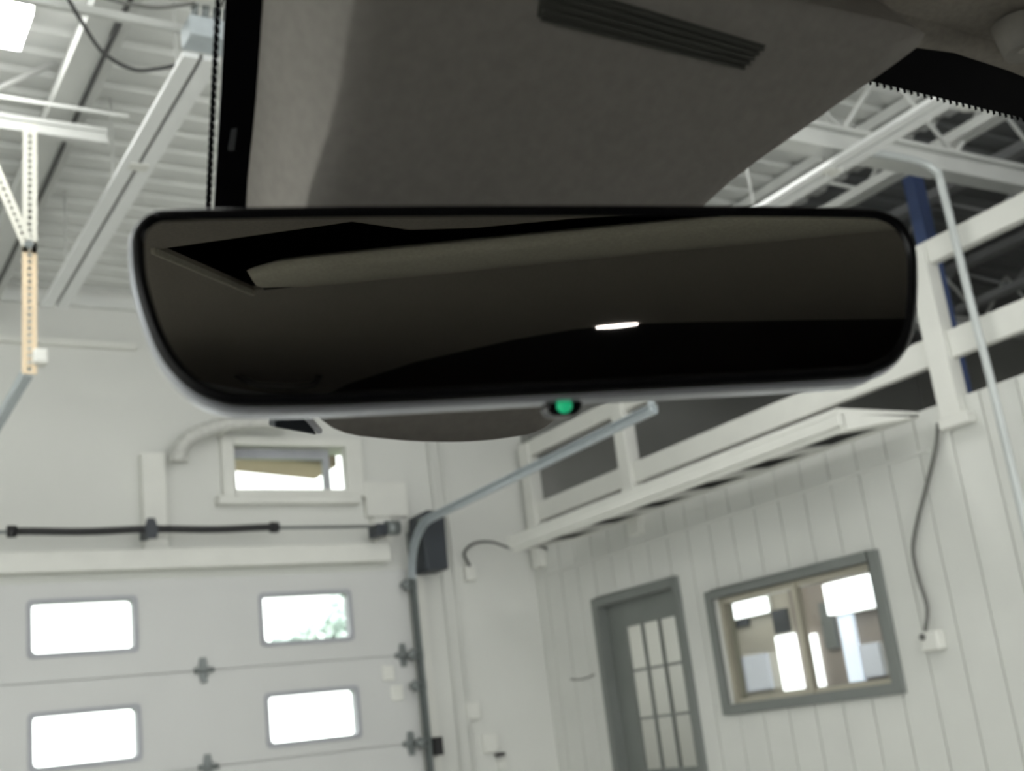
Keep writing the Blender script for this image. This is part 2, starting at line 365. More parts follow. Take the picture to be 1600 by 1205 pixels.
# white flexible duct
mb = MB(); path = smooth_pts([(2.21, 7.40, 1.93), (2.23, 7.39, 2.0), (2.31, 7.37, 2.07), (2.47, 7.34, 2.125), (2.70, 7.32, 2.15), (2.98, 7.30, 2.16)], 10)
rr = [.046 + .004*math.sin(i*2.1) for i in range(len(path))]; mb.tube(path, rr, 14)
t = thing('vent_duct', (2.6, 7.4, 1.9), 'white curved duct with a downturned mouth above the high window', 'duct')
mb.build('hose', 'duct', t)
MB().tube([(2.209, 7.405, 1.90), (2.212, 7.402, 1.95)], .052, 18).build('end_collar', 'duct', t)
MB().box((2.5, 7.36, 2.10), (2.53, BACK, 2.14)).build('bracket', 'trim', t)

# conduits in the corner
for xx, lab in ((4.03, 'thin vertical conduit left of the corner beside the opener box'), (4.12, 'thin vertical conduit nearest the back right corner')):
    mb = MB().tube([(xx, 7.525, FLOOR+.02), (xx+.01, 7.525, 1.4), (xx-.02, 7.525, 2.94)], .011, 8)
    tag(mb.build('conduit', 'wall'), lab, 'conduit', 'corner conduits')
ob = thing('junction_box', (4.245, 7.5, 1.10), 'small white junction box in the back corner with a looped cable', 'junction box')
MB().box((4.205, 7.49, 1.10), (4.285, BACK, 1.20)).build('box', 'trim', ob, bevel=.006)
MB().tube(smooth_pts([(4.245, 7.50, 1.20), (4.20, 7.48, 1.29), (4.27, 7.45, 1.35), (4.40, 7.42, 1.35), (4.55, 7.38, 1.29), (4.74, 7.35, 1.30), (4.79, 7.33, 1.27)], 6), .009, 8).build('cable', 'cabledark', ob)
for (a, c, s_, lab) in ((4.165, .225, .05, 'upper small white wall box low in the back corner'), (4.27, .0, .055, 'middle small white wall box low in the back corner'), (4.345, -.14, .03, 'lowest tiny wall fitting in the back corner')):
    tag(MB().box((a-s_, 7.515, c-s_), (a+s_, BACK, c+s_*1.2)).box((a-s_*.6, 7.505, c-s_*1.05), (a+s_*.7, 7.52, c-s_*.8)).build('wall_box', 'trim', bevel=.006), lab, 'wall box')
tag(MB().box((4.30, 7.50, -.085), (4.36, 7.53, -.062)).build('wall_clip', 'black'), 'tiny dark clip under the middle wall box in the back corner', 'clip')

# ================================================================ right wall: door, window, cable
d = thing('door_1', (RIGHT, 6.4, FLOOR), None, None, kind='structure')
mb = MB()
for (a, b, c, e) in ((5.935, 5.995, FLOOR, .845), (6.815, 6.875, FLOOR, .845), (5.995, 6.815, .785, .845)): mb.box((RIGHT-.02, a, c), (RIGHT+.14, b, e))
mb.build('door_frame', 'grey', d, bevel=.004)
mb = MB(); cols = (6.105, 6.27, 6.285, 6.45, 6.465, 6.63); rows = (-.27, .035, .05, .335, .35, .625)
G = [(cols[2*i], cols[2*i+1], rows[2*j], rows[2*j+1]) for i in range(3) for j in range(3)] + [(6.12, 6.62, -.98, -.50)]
plate_holes(mb, 5.995, 6.815, FLOOR+.01, .785, G, lambda a, b, c, e: mb.box((RIGHT+.06, a, c), (RIGHT+.08, b, e)))
lf = mb.build('door_leaf', 'grey', d)
MB().box((RIGHT+.068, 6.10, -.28), (RIGHT+.071, 6.64, .63)).build('pane', 'window', lf)
MB().box((RIGHT+.075, 6.11, -.99), (RIGHT+.09, 6.63, -.49)).build('lower_panel', 'grey', lf)
MB().tube([(RIGHT+.06, 6.05, -.40), (RIGHT-.01, 6.05, -.40)], .012, 10).tube([(RIGHT-.01, 6.05, -.40), (RIGHT-.01, 6.16, -.40)], .011, 10).build('door_handle', 'hinge', lf)
w = thing('window_2', (RIGHT, 5.0, 0), None, None, kind='structure')
mb = MB()
for (a, b, c, e) in ((4.335, 4.40, .0, .705), (5.64, 5.70, .0, .705), (4.40, 5.64, .655, .705), (4.40, 5.64, .0, .055)): mb.box((RIGHT-.025, a, c), (RIGHT+.13, b, e))
mb.build('window_frame', 'grey', w, bevel=.004)
mb = MB()
for (a, b, c, e) in ((4.40, 4.43, .055, .655), (5.605, 5.64, .055, .655), (4.43, 5.605, .620, .655), (4.43, 5.605, .055, .08)): mb.box((RIGHT+.03, a, c), (RIGHT+.10, b, e))
mb.build('inner_frame', 'gold', w)['label'] = 'champagne inner frame'
MB().box((RIGHT+.02, 4.985, .055), (RIGHT+.06, 5.02, .655)).build('sash_bar', 'gold', w)['label'] = 'champagne sash bar'
MB().box((RIGHT+.06, 4.43, .07), (RIGHT+.064, 5.61, .64)).build('pane', 'window', w)

pl = thing('power_outlet', (RIGHT, 4.09, .17), 'surface outlet box on the white boards fed by a hanging grey cable', 'outlet')
MB().box((4.735, 4.035, .175), (4.80, 4.145, .27)).build('outlet_box', 'trim', pl, bevel=.012)
MB().tube([(4.725, 4.115, .245), (4.74, 4.115, .245)], .016, 12).build('socket', 'cable', pl)
MB().tube(smooth_pts([(4.775, 3.80, 1.21), (4.775, 3.83, 1.12), (4.775, 3.92, .97), (4.775, 4.03, .80), (4.775, 4.10, .66), (4.775, 4.105, .52), (4.765, 4.08, .38), (4.755, 4.11, .27)], 8), .0095, 8).build('cable', 'cable', pl)
tag(MB().tube(smooth_pts([(4.79, 7.25, .36), (4.79, 7.1, .345), (4.79, 6.95, .36)], 5), .004, 6).build('wire', 'cable'), 'thin grey wire on the wall left of the grey door', 'wire')

# office seen through the glazing
OX = 6.45
struct(MB().box((OX-.005, 6.75, FLOOR), (OX, BACK, 1.18)), 'trim_5', 'cream')
struct(MB().box((OX, 3.3, FLOOR), (OX+.1, BACK, 1.18)), 'wall_office', 'tan')
struct(MB().box((RIGHT+.12, 3.2, FLOOR), (OX+.1, 3.3, 1.18)), 'wall_office_end', 'tan')
struct(MB().box((RIGHT+.12, 3.3, FLOOR-.1), (LOFTX, BACK, FLOOR)), 'floor_office', 'concrete')
sc = OX/7.6  # bright and pale blue shapes below stand in for reflections in the glass
def office(name, y0, y1, z0, z1, m, lab, cat, dx=.03, group=None):
    return tag(MB().box((OX-dx, y0*sc, z0*sc), (OX, y1*sc, z1*sc)).build(name, m, bevel=.003), lab, cat, group)
office('window_reflection', 7.95, 8.18, .14, .60, 'lampsoft', 'left one of two tall bright shapes standing in for reflections in the office glass', 'window')
office('window_reflection', 7.70, 7.86, .135, .565, 'lampsoft', 'right one of two tall bright shapes standing in for reflections, narrower, beside the sash bar', 'window')
office('pale_reflection', 7.25, 7.41, .135, .66, 'glow', 'slim bright strip for a reflection at the right side of the office glass', 'curtain')
office('blue_reflection', 8.32, 8.77, .17, .48, 'paper', 'pale blue patch for a reflection low at the left of the office glass', 'board')
office('blue_reflection', 7.03, 7.245, .15, .41, 'paper', 'pale blue patch for a reflection low at the right of the office glass', 'board')
t = thing('ceiling_lamp', (5.6, 5.6, 1.12), 'unseen lamp added to brighten the office', 'lamp')
MB().box((5.2, 6.1, 1.12), (5.9, 6.7, 1.15)).build('diffuser', 'officefill', t); MB().box((5.18, 6.08, 1.15), (5.92, 6.72, 1.18)).build('housing', 'trim', t)  # unseen fill lamp, added to brighten the room behind the door glass
office('tv_screen', 7.985, 8.17, .62, .82, 'dark', 'small dark screen high on the taupe office wall', 'screen')
office('speaker', 8.49, 8.69, .74, .81, 'dark', 'dark bracket below the upper left reflection', 'speaker')
office('wall_poster', 7.46, 7.60, .42, .80, 'hinge', 'dark tall poster right of the bright reflections', 'poster')
t = thing('upper_reflection', (OX-.2, 7.2, .70), 'bright rectangle for a reflection at upper left of the office glass', 'lamp', 'reflections in the office glass')
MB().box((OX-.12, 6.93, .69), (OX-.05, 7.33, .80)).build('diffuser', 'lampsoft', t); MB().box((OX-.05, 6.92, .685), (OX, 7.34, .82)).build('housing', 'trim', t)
t = thing('upper_reflection', (5.9, 5.4, .70), 'larger bright rectangle for a reflection at upper right of the office glass', 'lamp', 'reflections in the office glass')
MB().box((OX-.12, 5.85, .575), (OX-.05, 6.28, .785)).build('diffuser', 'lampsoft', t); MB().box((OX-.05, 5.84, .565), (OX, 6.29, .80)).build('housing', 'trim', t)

# ================================================================ platform box and railing
pf = thing('platform', (4.5, 5.4, 1.18), 'long white ledge box on the right wall below the loft railing', 'ledge')
mb = MB().box((4.195, 3.87, 1.255), (4.742, 6.87, 1.285)); mb.build('top_board', 'trim', pf, bevel=.003)
MB().box((4.195, 3.87, 1.20), (4.225, 6.87, 1.255)).build('front_board', 'trim', pf, bevel=.003)
MB().box((4.215, 3.885, 1.175), (4.235, 6.86, 1.20)).build('front_lip', 'trim', pf)
MB().prism([(4.235, 3.87, 1.180), (4.742, 3.87, 1.262), (4.742, 3.87, 1.270), (4.235, 3.87, 1.255)], (0, .03, 0)).build('end_board', 'trim', pf)
MB().prism([(4.235, 3.9, 1.215), (4.742, 3.9, 1.262), (4.742, 3.9, 1.270), (4.235, 3.9, 1.255)], (0, 2.97, 0)).build('recess_shade', 'cavity', pf)['label'] = 'black sheet for the shade under the ledge'  # black sheet paints the shade between the joists
for k in range(7):
    yk = 3.90 + k*.48 if k else 3.90
    MB().prism([(4.235, yk, 1.184), (4.742, yk, 1.257), (4.742, yk, 1.262), (4.235, yk, 1.220)], (0, .10, 0)).build('joist', 'trim', pf)
rl = thing('loft_railing', (RIGHT, 4.0, 1.3), 'white wooden railing of posts and two rails along the loft edge', 'railing')
MB().box((4.77, -3, 1.965), (4.83, 7.50, 2.08)).build('top_rail', 'trim', rl, bevel=.004)
MB().box((4.775, -3, 1.485), (4.825, 7.50, 1.62)).build('middle_rail', 'trim', rl, bevel=.004)
for yy, zb in ((7.43, 1.16), (6.25, 1.16), (3.70, 1.215), (1.12, 1.215), (-1.45, 1.215)):
    MB().box((4.745, yy-.058, zb), (4.80, yy+.058, 2.06)).box((4.80, yy-.045, 1.3), (4.85, yy+.045, 2.06)).build('post', 'trim', rl, bevel=.004)
MB().box((4.735, 3.60, 1.16), (4.80, 3.77, 1.215)).build('post_foot', 'trim', rl, bevel=.008)

# ================================================================ roof steel
def joist(x, lab, zc=2.60, y0=FRONT, y1=7.45, w=.05, wide=1.0):
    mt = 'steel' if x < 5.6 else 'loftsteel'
    t = thing('roof_joist', (x, 0, zc), lab, 'joist', 'open web joists under the roof deck')
    MB().box((x-w, y0, 2.97), (x+w, y1, 3.03)).build('top_chord', mt, t)
    MB().box((x-w*wide, y0, zc), (x-.012, y1, zc+.05)).box((x+.012, y0, zc), (x+w, y1, zc+.05)).build('bottom_chord', mt, t)
    mb = MB(); y = y0; s = 0
    while y < y1-.5:
        mb.tube([(x, y, zc+.03 if s else 2.99), (x, y+.45, 2.99 if s else zc+.03)], .012, 6); y += .45; s = 1-s
    mb.build('web', mt, t); return t
joist(1.08, 'white roof joist left of the twin rail track, a dark cable laid along it', 2.78, wide=2.2)
joist(2.9, 'roof joist above the car between the twin rail tracks', 2.72)
joist(5.16, 'roof joist over the front edge of the loft', 2.66)
joist(6.3, 'roof joist over the middle of the loft', 2.66)
joist(7.6, 'roof joist deepest over the loft', 2.66)
joist(-1.3, 'roof joist over the left side of the garage', 2.72)
tag(MB().tube([(1.085, 3.0, 2.775), (1.08, 4.6, 2.77), (1.085, 5.6, 2.768), (1.075, 7.3, 2.772)], .011, 8).build('cable', 'cabledark'), 'straight dark cable running along the left roof joist', 'cable')
def girder(y, x0, x1, z, h, lab, e=.05):
    t = thing('cross_girder', ((x0+x1)/2, y, z), lab, 'girder', 'beams crossing the joists')
    MB().box((x0, y-e, z), (x1, y+e, z+.02)).box((x0, y-.012, z+.02), (x1, y+.012, z+h-.02)).box((x0, y-e, z+h-.02), (x1, y+e, z+h)).build('beam', 'steel', t)
    mb = MB(); x = x0; s = 0
    while x < x1-.3:
        mb.tube([(x, y, z+h if not s else 3.0), (x+.4, y, 3.0 if not s else z+h)], .013, 6); x += .4; s = 1-s
    mb.build('web', 'steel', t); return t
girder(3.60, 3.5, LOFTX, 2.44, .13, 'heavy white girder crossing above the loft railing with diagonal webs')
girder(4.86, LEFT, 1.20, 2.64, .07, 'white beam crossing at left that carries the punched strap', e=.022)
girder(5.6, 3.8, LOFTX, 2.50, .10, 'farther white girder crossing over the loft')
tag(MB().box((LEFT, 3.90, 2.63), (1.32, 3.925, 2.66)).build('bracing_bar', 'steel'), 'thin white bracing bar leading to the blue grey box at upper left', 'bar')
tag(MB().box((LEFT, 4.645, 2.665), (1.24, 4.655, 2.68)).build('bracing_bar', 'steel'), 'thin white bracing bar just in front of the strap beam', 'bar')
def twin(x, y0, y1, z, lab, box=None, clips=()):
    t = thing('twin_rail_track', (x, (y0+y1)/2, z), lab, 'rail', 'twin rail tracks hung under the roof')
    MB().box((x-.068, y0, z), (x-.008, y1, z+.022)).build('rail', 'railwhite', t, bevel=.003)
    MB().box((x+.008, y0, z), (x+.068, y1, z+.022)).build('rail', 'railwhite', t, bevel=.003)
    MB().box((x-.02, y0+.02, z+.020), (x+.02, y1-.02, z+.03)).build('center_strip', 'cable', t)
    for c in clips: MB().box((x-.04, c-.03, z-.005), (x+.04, c+.03, z+.004)).build('clip', 'trim', t)
    for c in (y0+.3, (y0+y1)/2, y1-.3): MB().tube([(x, c, z+.025), (x, c, CEIL)], .006, 6).build('hanger_rod', 'steel', t)
    return t
twin(1.30, 3.86, 6.48, 2.50, 'left twin rail track running back from the blue grey box', clips=(4.75,))
twin(4.20, -1.0, 4.45, 2.36, 'right twin rail track above the loft railing', clips=(3.62,))
bx = thing('splice_box', (1.32, 3.78, 2.47), 'blue grey metal box at the near end of the left twin rail', 'box')
MB().box((1.225, 3.74, 2.52), (1.395, 3.855, 2.60)).build('box', 'box', bx, bevel=.006)
for i in range(4): MB().tube([(1.25+i*.04, 3.77, 2.60), (1.25+i*.04, 3.75, 2.65)], .014, 8).build('connector', 'hinge', bx)
MB().tube(smooth_pts([(1.24, 3.72, 2.63), (1.10, 3.78, 2.62), (.95, 3.80, 2.635), (.82, 3.80, 2.66), (.5, 3.8, 2.7)], 6), .007, 8).build('cable', 'cable', bx)
MB().tube(smooth_pts([(1.33, 3.71, 2.64), (1.38, 3.58, 2.72), (1.40, 3.40, 2.85), (1.40, 3.2, 3.0)], 6), .008, 8).build('cable', 'cable', bx)
tag(MB().tube(smooth_pts([(.82, 3.82, 2.63), (.90, 3.93, 2.60), (1.0, 4.06, 2.58), (1.12, 4.12, 2.57), (1.20, 4.09, 2.57), (1.27, 4.05, 2.58)], 6), .0075, 8).build('cable', 'cabledark'), 'sagging dark cable loop left of the blue grey box', 'cable')

# punched straps holding the left track
def strap(p, q, w, m, name, parent=None):
    p, q = V(p), V(q); d = q-p; L = d.length; d.normalize(); u = d.cross(V((0, 1, 0))).normalized(); mb = MB()
    h = w*.36
    for s in (-1, 1): mb.bar(p+u*s*(w/2-h/2), q+u*s*(w/2-h/2), h, .004, (0, 1, 0))
    n = int(L/.028)
    for i in range(n+1):
        c = p+d*(i*.028); mb.bar(c-d*.005, c+d*.005, w, .0035, (0, 1, 0))
    return mb.build(name, m, parent)
hg = thing('strap_hanger', (.87, 4.83, 1.58), 'punched angle strap hanging from the roof to the left door track', 'strap')
strap((.872, 4.80, 2.08), (.878, 4.80, 2.66), .055, 'strapw', 'strap_top', hg)['label'] = 'pale upper strap'
strap((.866, 4.80, 1.58), (.872, 4.80, 2.13), .055, 'strap', 'strap_bottom', hg)['label'] = 'yellow zinc lower strap'
strap((.60, 4.79, 2.80), (.862, 4.79, 2.11), .045, 'strapw', 'brace', hg)
MB().tube([(.866, 4.785, 2.11), (.866, 4.775, 2.11)], .018, 8).build('bolt', 'hinge', hg)
MB().box((.875, 4.76, 1.61), (.93, 4.83, 1.67)).build('end_clip', 'trim', hg, bevel=.01)
# straps for right track
hg = thing('strap_hanger', (3.74, 4.63, 1.47), 'slim strap from the roof to the near end of the right door track', 'strap')
MB().box((3.72, 4.625, 1.47), (3.76, 4.63, CEIL)).build('strap', 'galv', hg)

# lamps
def panel(x0, x1, y0, y1, z, lab):
    t = thing('ceiling_lamp', ((x0+x1)/2, (y0+y1)/2, z), lab, 'lamp', 'rectangular garage ceiling lamps')
    MB().box((x0-.01, y0-.01, z+.05), (x1+.01, y1+.01, z+.09)).build('housing', 'trim', t)
    MB().box((x0, y0, z), (x1, y1, z+.05)).build('diffuser', 'lamp', t)
    for sx in (x0+.1, x1-.1): MB().tube([(sx, (y0+y1)/2, z+.07), (sx, (y0+y1)/2, CEIL)], .005, 6).build('hanger_rod', 'steel', t)
    return t
pn = panel(-.25, .80, 4.28, 4.56, 2.84, 'bright rectangular ceiling lamp in the upper left corner of the view')
for i, (ax, ay) in enumerate(((-.25, 1.6), (2.9, 1.2), (-.25, -1.2), (2.9, -1.6), (-3.0, 4.4), (-3.0, 1.2), (-3.0, -2.0), (2.75, 4.28))):  # repeats of the visible lamp; the last is added to brighten the back corner
    copy_tree(pn, (ax+.525, ay, 2.84), 'ceiling lamp outside the view, place %s' % ('over the hood', 'right of the car', 'over the trunk', 'right behind the car', 'far left back', 'far left', 'far left front', 'hidden by the sensor cover, added to brighten the corner')[i])
dl = thing('dome_lamp', (5.0, 3.42, 2.62), 'round white disc lamp right under the black windshield band', 'lamp')
MB().tube([(4.98, 3.36, 2.72), (4.98, 3.36, 2.78)], .07, 20).tube([(4.98, 3.36, 2.78), (4.98, 3.36, 3.06)], .012, 10).build('base', 'trim', dl)
MB().rings([[(4.98+r*math.cos(a), 3.36+r*math.sin(a), z) for a in [k*math.pi/10 for k in range(20)]] for r, z in ((.068, 2.72), (.06, 2.70), (.03, 2.685), (.002, 2.68))], cap1=True).build('diffuser', 'trim', dl)
bl = thing('bulb', (5.22, 3.74, 2.66), 'tiny bright bulb among the trusses right of the twin rail', 'bulb')
MB().rings([[(5.24+r*math.cos(a), 3.72+r*math.sin(a), z) for a in [k*math.pi/6 for k in range(12)]] for r, z in ((.012, 2.65), (.026, 2.63), (.024, 2.60), (.008, 2.58))], cap0=True, cap1=True).build('glass_bulb', 'bulb', bl)
MB().tube([(5.24, 3.72, 2.65), (5.24, 3.72, 2.70)], .013, 10).build('socket', 'trim', bl)

# conduit coming down in front of the railing
mb = MB().tube(smooth_pts([(4.36, 3.50, 2.42), (4.50, 3.49, 2.42), (4.66, 3.47, 2.40), (4.715, 3.45, 2.35), (4.72, 3.44, 2.28), (4.72, 3.43, 1.6), (4.72, 3.42, 1.0), (4.72, 3.42, FLOOR+.02)], 8), .019, 12)
tag(mb.build('conduit', 'pipe'), 'pale metal conduit bending down in front of the loft railing', 'conduit')
# blue column and dark tarps on the loft
tag(MB().box((5.66, 4.30, 1.285), (5.75, 4.38, 2.95)).box((5.62, 4.26, 1.28), (5.79, 4.42, 1.30)).build('steel_column', 'blue'), 'blue steel column standing on the loft behind the railing', 'column')
mb = MB(); G2 = []
for i in range(13):
    row = []
    for j in range(7):
        u, v2 = i/12, j/6; hgt = (math.sin(math.pi*u) * math.sin(math.pi*v2)) ** .5 if 0 < u < 1 and 0 < v2 < 1 else 0
        row.append((5.0+v2*1.1, 3.95+u*1.7, 1.285+hgt*(.13+.05*math.sin(5*u+3*v2))))
    G2.append(row)
mb.rings(G2, closed=False); tag(mb.build('tarpaulin', 'navy'), 'low dark navy heap under cloth on the loft near the big post', 'tarpaulin')

# ================================================================ outside
struct(MB().box((-60, BACK+.25, FLOOR-.3), (60, 60, FLOOR-.05)), 'ground', 'grass')
tr = thing('tree', (7.95, 17.5, FLOOR-.05), 'pale green tree outside, seen through the upper right garage door light', 'tree')
mb = MB()
for k in range(2600):
    a = random.uniform(0, 6.283); b = random.uniform(-1, 1); r = .95*(random.random() ** .4)
    c = V((7.45+1.1*r*math.cos(a)*math.sqrt(1-b*b), 17.5+r*math.sin(a)*math.sqrt(1-b*b), 1.95+.5*r*b+.35*r*math.cos(a)))
    p = V((random.uniform(-1, 1), random.uniform(-1, 1), random.uniform(-1, 1))).normalized(); q = p.orthogonal().normalized(); s_ = .10
    mb.add([c-p*s_, c+q*s_*.5, c+p*s_, c-q*s_*.5], [(0, 1, 2, 3)])
mb.build('foliage', 'leaf', tr); MB().tube([(7.95, 17.5, FLOOR-.05), (7.97, 17.5, 0.3), (7.8, 17.5, 1.6)], [.14, .1, .05], 10).build('trunk', 'bark', tr)
tag(MB().prism([(2.0, 7.76, 2.11), (3.42, 7.76, 1.975), (3.42, 7.76, 2.3), (2.0, 7.76, 2.3)], (0, .4, 0)).build('eave_board', 'eave'), 'brown roof overhang outside the high window', 'eave')

# ================================================================ the car
WN = V((0, math.sin(math.radians(32)), math.cos(math.radians(32)))); W0 = V((0, .337, .27))
def ws(x, y, off=0.0):                                             # point on the windshield plane, off metres inside it
    z = (WN.dot(W0) - off - WN.y*y) / WN.z; return V((x, y, z))
CX = .275; RZ = .28
car = thing('car', (CX, 0, FLOOR), 'car whose cabin surrounds the view: windshield, black band, grey cover and headliner', 'car')
glassmb = MB(); n = 14; rows_ = []
for i in range(n+1):
    u = -1 + 2*i/n; rows_.append([ws(CX + u*(.82 + .24*(yy-.24)), yy, -.004) for yy in (.24, .5, .8, 1.08)])
glassmb.rings(rows_, closed=False, smooth=False)
wsh = glassmb.build('windshield', 'windshield', car)
# frit: top band with the widening round the sensor cover
mb = MB()
def plate(poly, off0, off1):
    A = [ws(x, y, off0) for x, y in poly]; mb.rings([A, [ws(x, y, off1) for x, y in poly]], True, False, True, True)
plate([(CX-.82, .24), (CX+.82, .24), (CX+.82, .337), (.425, .337), (.425, .337), (.1255, .340), (CX-.82, .340)], -.001, -.003)
plate([(.1255, .338), (.20, .338), (.20, .50), (.1625, .50), (.1472, .432), (.138, .391)], -.001, -.003)
plate([(.35, .337), (.40, .337), (.37, .372), (.345, .40), (.335, .44)], -.001, -.003)
plate([(.1625, .495), (.335, .495), (.335, .44), (.1625, .44)], -.001, -.003)
# dotted edge
for k in range(60):
    y0 = .340 + .16*k/60; x0 = .1255 + (.1625-.1255)*((y0-.340)/.16) ** 1.05 - (.0018)
    plate([(x0-.0006, y0), (x0, y0-.0008), (x0+.0016, y0), (x0, y0+.0008)], -.001, -.003)
for k in range(130):
    x0 = .43 + .0046*k; plate([(x0, .3375), (x0+.0010, .3380), (x0, .3388), (x0-.0010, .3380)], -.001, -.003)
frit = mb.build('frit_band', 'frit', wsh); frit['label'] = 'black ceramic band'
mb = MB(); plate([(.1448, .4003), (.1466, .3996), (.1478, .4070), (.1456, .4073)], .0000, -.002); mb.build('printed_mark', 'mark', wsh)
# sensor cover
inner = [(0.1568, 0.3024), (0.1635, 0.3445), (0.1641, 0.38), (0.1711, 0.4191), (0.1847, 0.4515), (0.2072, 0.4712), (0.2363, 0.4761), (0.2687, 0.4767), (0.2945, 0.474), (0.3125, 0.468), (0.3215, 0.4487), (0.322, 0.4128), (0.3349, 0.3594), (0.3665, 0.3205), (0.3914, 0.2932), (0.3975, 0.2833), (0.3832, 0.2801), (0.2804, 0.2841), (0.2152, 0.2851), (0.163, 0.2903)]
rim = [(.1360, .326), (.1497, .3861), (.1574, .4235), (.1709, .4653), (.1857, .4900)] + [(x, y+.022) for x, y in inner[5:19]] + [(.134, .3125)]
R0 = smooth_pts([ws(x, y, .002) for x, y in rim], 4, True); R2 = smooth_pts([ws(x, y, .042) for x, y in inner], 4, True)
cen = ws(.262, .37, .043); mb = MB(); rg = [R0]
for k, (t_, bu) in enumerate(((.2, .36), (.45, .66), (.72, .88), (.9, .97), (1.0, 1.0))):
    rg.append([a.lerp(b, t_) + (-WN)*(.040*(bu - t_)) * .6 for a, b in zip(R0, R2)])
for t_ in (.12, .4, .8): rg.append([p.lerp(cen, t_) for p in R2])
mb.rings(rg, True, True, False, True); cov = mb.build('sensor_cover', 'cover', car); cov['label'] = 'dark grey plastic sensor cover'
# slotted vent in the cover
for k in range(5):
    f_ = k/4
    a = ws(.222 + .003*f_, .2955 + .0105*f_, .0428); b = ws(.3228 - .004*f_, .2990 + .0075*f_, .0428)
    MB().bar(a, b, .0012, .0012, tuple(WN)).build('vent_slat', 'vent', cov)
mb = MB(); mb.prism([ws(.2195, .2945, .0424), ws(.3235, .2978, .0424), ws(.3186, .3072, .0424), ws(.2235, .3060, .0424)], WN*.004); mb.build('vent_recess', 'vent', cov)
# headliner (roof inside) with the sunroof opening
OPEN = [(-.135, -.2122), (.0291, -.185), (.0473, -.212), (.0624, -.2355), (.1108, -.253), (.1926, -.2559), (.26, -.268), (.69, -.268), (.69, -.44), (-.137, -.44)]
XL, XR = CX-.80, CX+.80
REAR = [(-.45, -1.80), (-.35, -1.58), (-.15, -1.27), (.04, -1.07), (.13, -1.012), (.20, -1.0), (.31, -1.06), (.48, -1.17), (.65, -1.28), (1.0, -1.50)]
import bmesh
def headliner():
    bm = bmesh.new()
    def loop(pts, z): 
        vs = [bm.verts.new((x, y, z)) for x, y in pts]; es = [bm.edges.new((vs[i], vs[(i+1) % len(vs)])) for i in range(len(vs))]; return es
    outer = [(XR, .300)] + [(XL + (XR-XL)*(1-k/12), .300) for k in range(1, 12)] + [(XL, .300), (XL, -1.9)] + REAR
    if outer[-1][0] < XR: pass
    outer[-1] = (XR, -1.50)
    es = loop(outer, RZ) + loop(OPEN, RZ)
    bmesh.ops.triangle_fill(bm, use_beauty=True, edges=es)
    me = bmesh.ops.extrude_face_region(bm, geom=bm.faces[:]); vs = [g for g in me['geom'] if isinstance(g, bmesh.types.BMVert)]
    bmesh.ops.translate(bm, verts=vs, vec=(0, 0, .004))
    out = MB(); bm.verts.index_update()
    out.add([tuple(v.co) for v in bm.verts], [tuple(v.index for v in f.verts) for f in bm.faces]); bm.free(); return out
hl = headliner().build('headliner', 'headliner', car)
# rounded front lip of the headliner down to the glass
mb = MB(); rows_ = []
for i in range(40):
    x = XL + (XR-XL)*i/39
    dip = .008*math.exp(-((x-.475)/.035) ** 2)
    rows_.append([(x, .300, RZ+.012), (x, .300, RZ), (x, .308-dip, RZ-.0035), (x, .3155-dip, RZ-.0045), (x, .319-dip, RZ-.002), (x, .318, RZ+.008)])
mb.rings(rows_, closed=False); mb.build('front_lip', 'headliner', hl)
# sunroof cavity, sliding shade with raised lip
mb = MB().box((-.20, -.50, RZ+.075), (.80, -.12, RZ+.08)).box((-.20, -.50, RZ+.004), (-.195, -.12, RZ+.08)).box((.795, -.50, RZ+.004), (.80, -.12, RZ+.08)).box((-.20, -.125, RZ+.004), (.80, -.12, RZ+.08)).box((-.2, -.5, RZ+.004), (.8, -.495, RZ+.08))
mb.build('sunroof_cavity', 'cavity', car)
sh = MB(); rows_ = []
for i in range(25):
    f_ = i/24; x = -.112 + .80*f_; e = .03*max(0, 1-f_*14) ** 2
    rows_.append([(x, -.345-e, RZ+.010), (x, -.322-e, RZ+.003), (x, -.350-e*.5, RZ-.004), (x, -.375, RZ-.0075), (x, -.390, RZ-.007), (x, -.43+e*.6, RZ-.004), (x, -.436+e, RZ+.004)])
sh.rings(rows_, closed=False); sh.build('sunshade', 'shade', car)
mb = MB().bar((-.125, -.437, RZ-.0007), (.69, -.440, RZ-.0007), .0035, .001); mb.build('shade_gap', 'cavity', hl)
MB().bar((-.137, -.205, RZ-.002), (-.139, -.445, RZ-.002), .004, .006).build('opening_edge', 'shade', hl, bevel=.001)
# rear: black cargo trim, lamp
mb = MB(); mb.prism([(XL, -3.2, RZ+.008), (XR, -3.2, RZ+.008), (XR, -.98, RZ+.008), (XL, -.98, RZ+.008)], (0, 0, .012)); mb.build('rear_trim', 'rear', car)
mb = MB().rings([[(.192+.030*math.cos(a)*r, -1.003+.007*math.sin(a)*abs(math.sin(a))**.6*r, z) for a in [k*math.pi/10 for k in range(20)]] for r, z in ((1, RZ+.002), (.95, RZ-.003), (.4, RZ-.004), (.02, RZ-.004))], cap1=True)
mb.build('reading_lamp', 'domelamp', car)['label'] = 'small glowing rear reading lamp'
gh = smooth_pts([(-.44, -1.23, RZ), (-.40, -1.21, RZ-.02), (-.36, -1.24, RZ-.025), (-.335, -1.30, RZ-.02), (-.34, -1.36, RZ)], 5)
MB().tube(gh, .006, 8).build('grab_handle', 'dash', car)
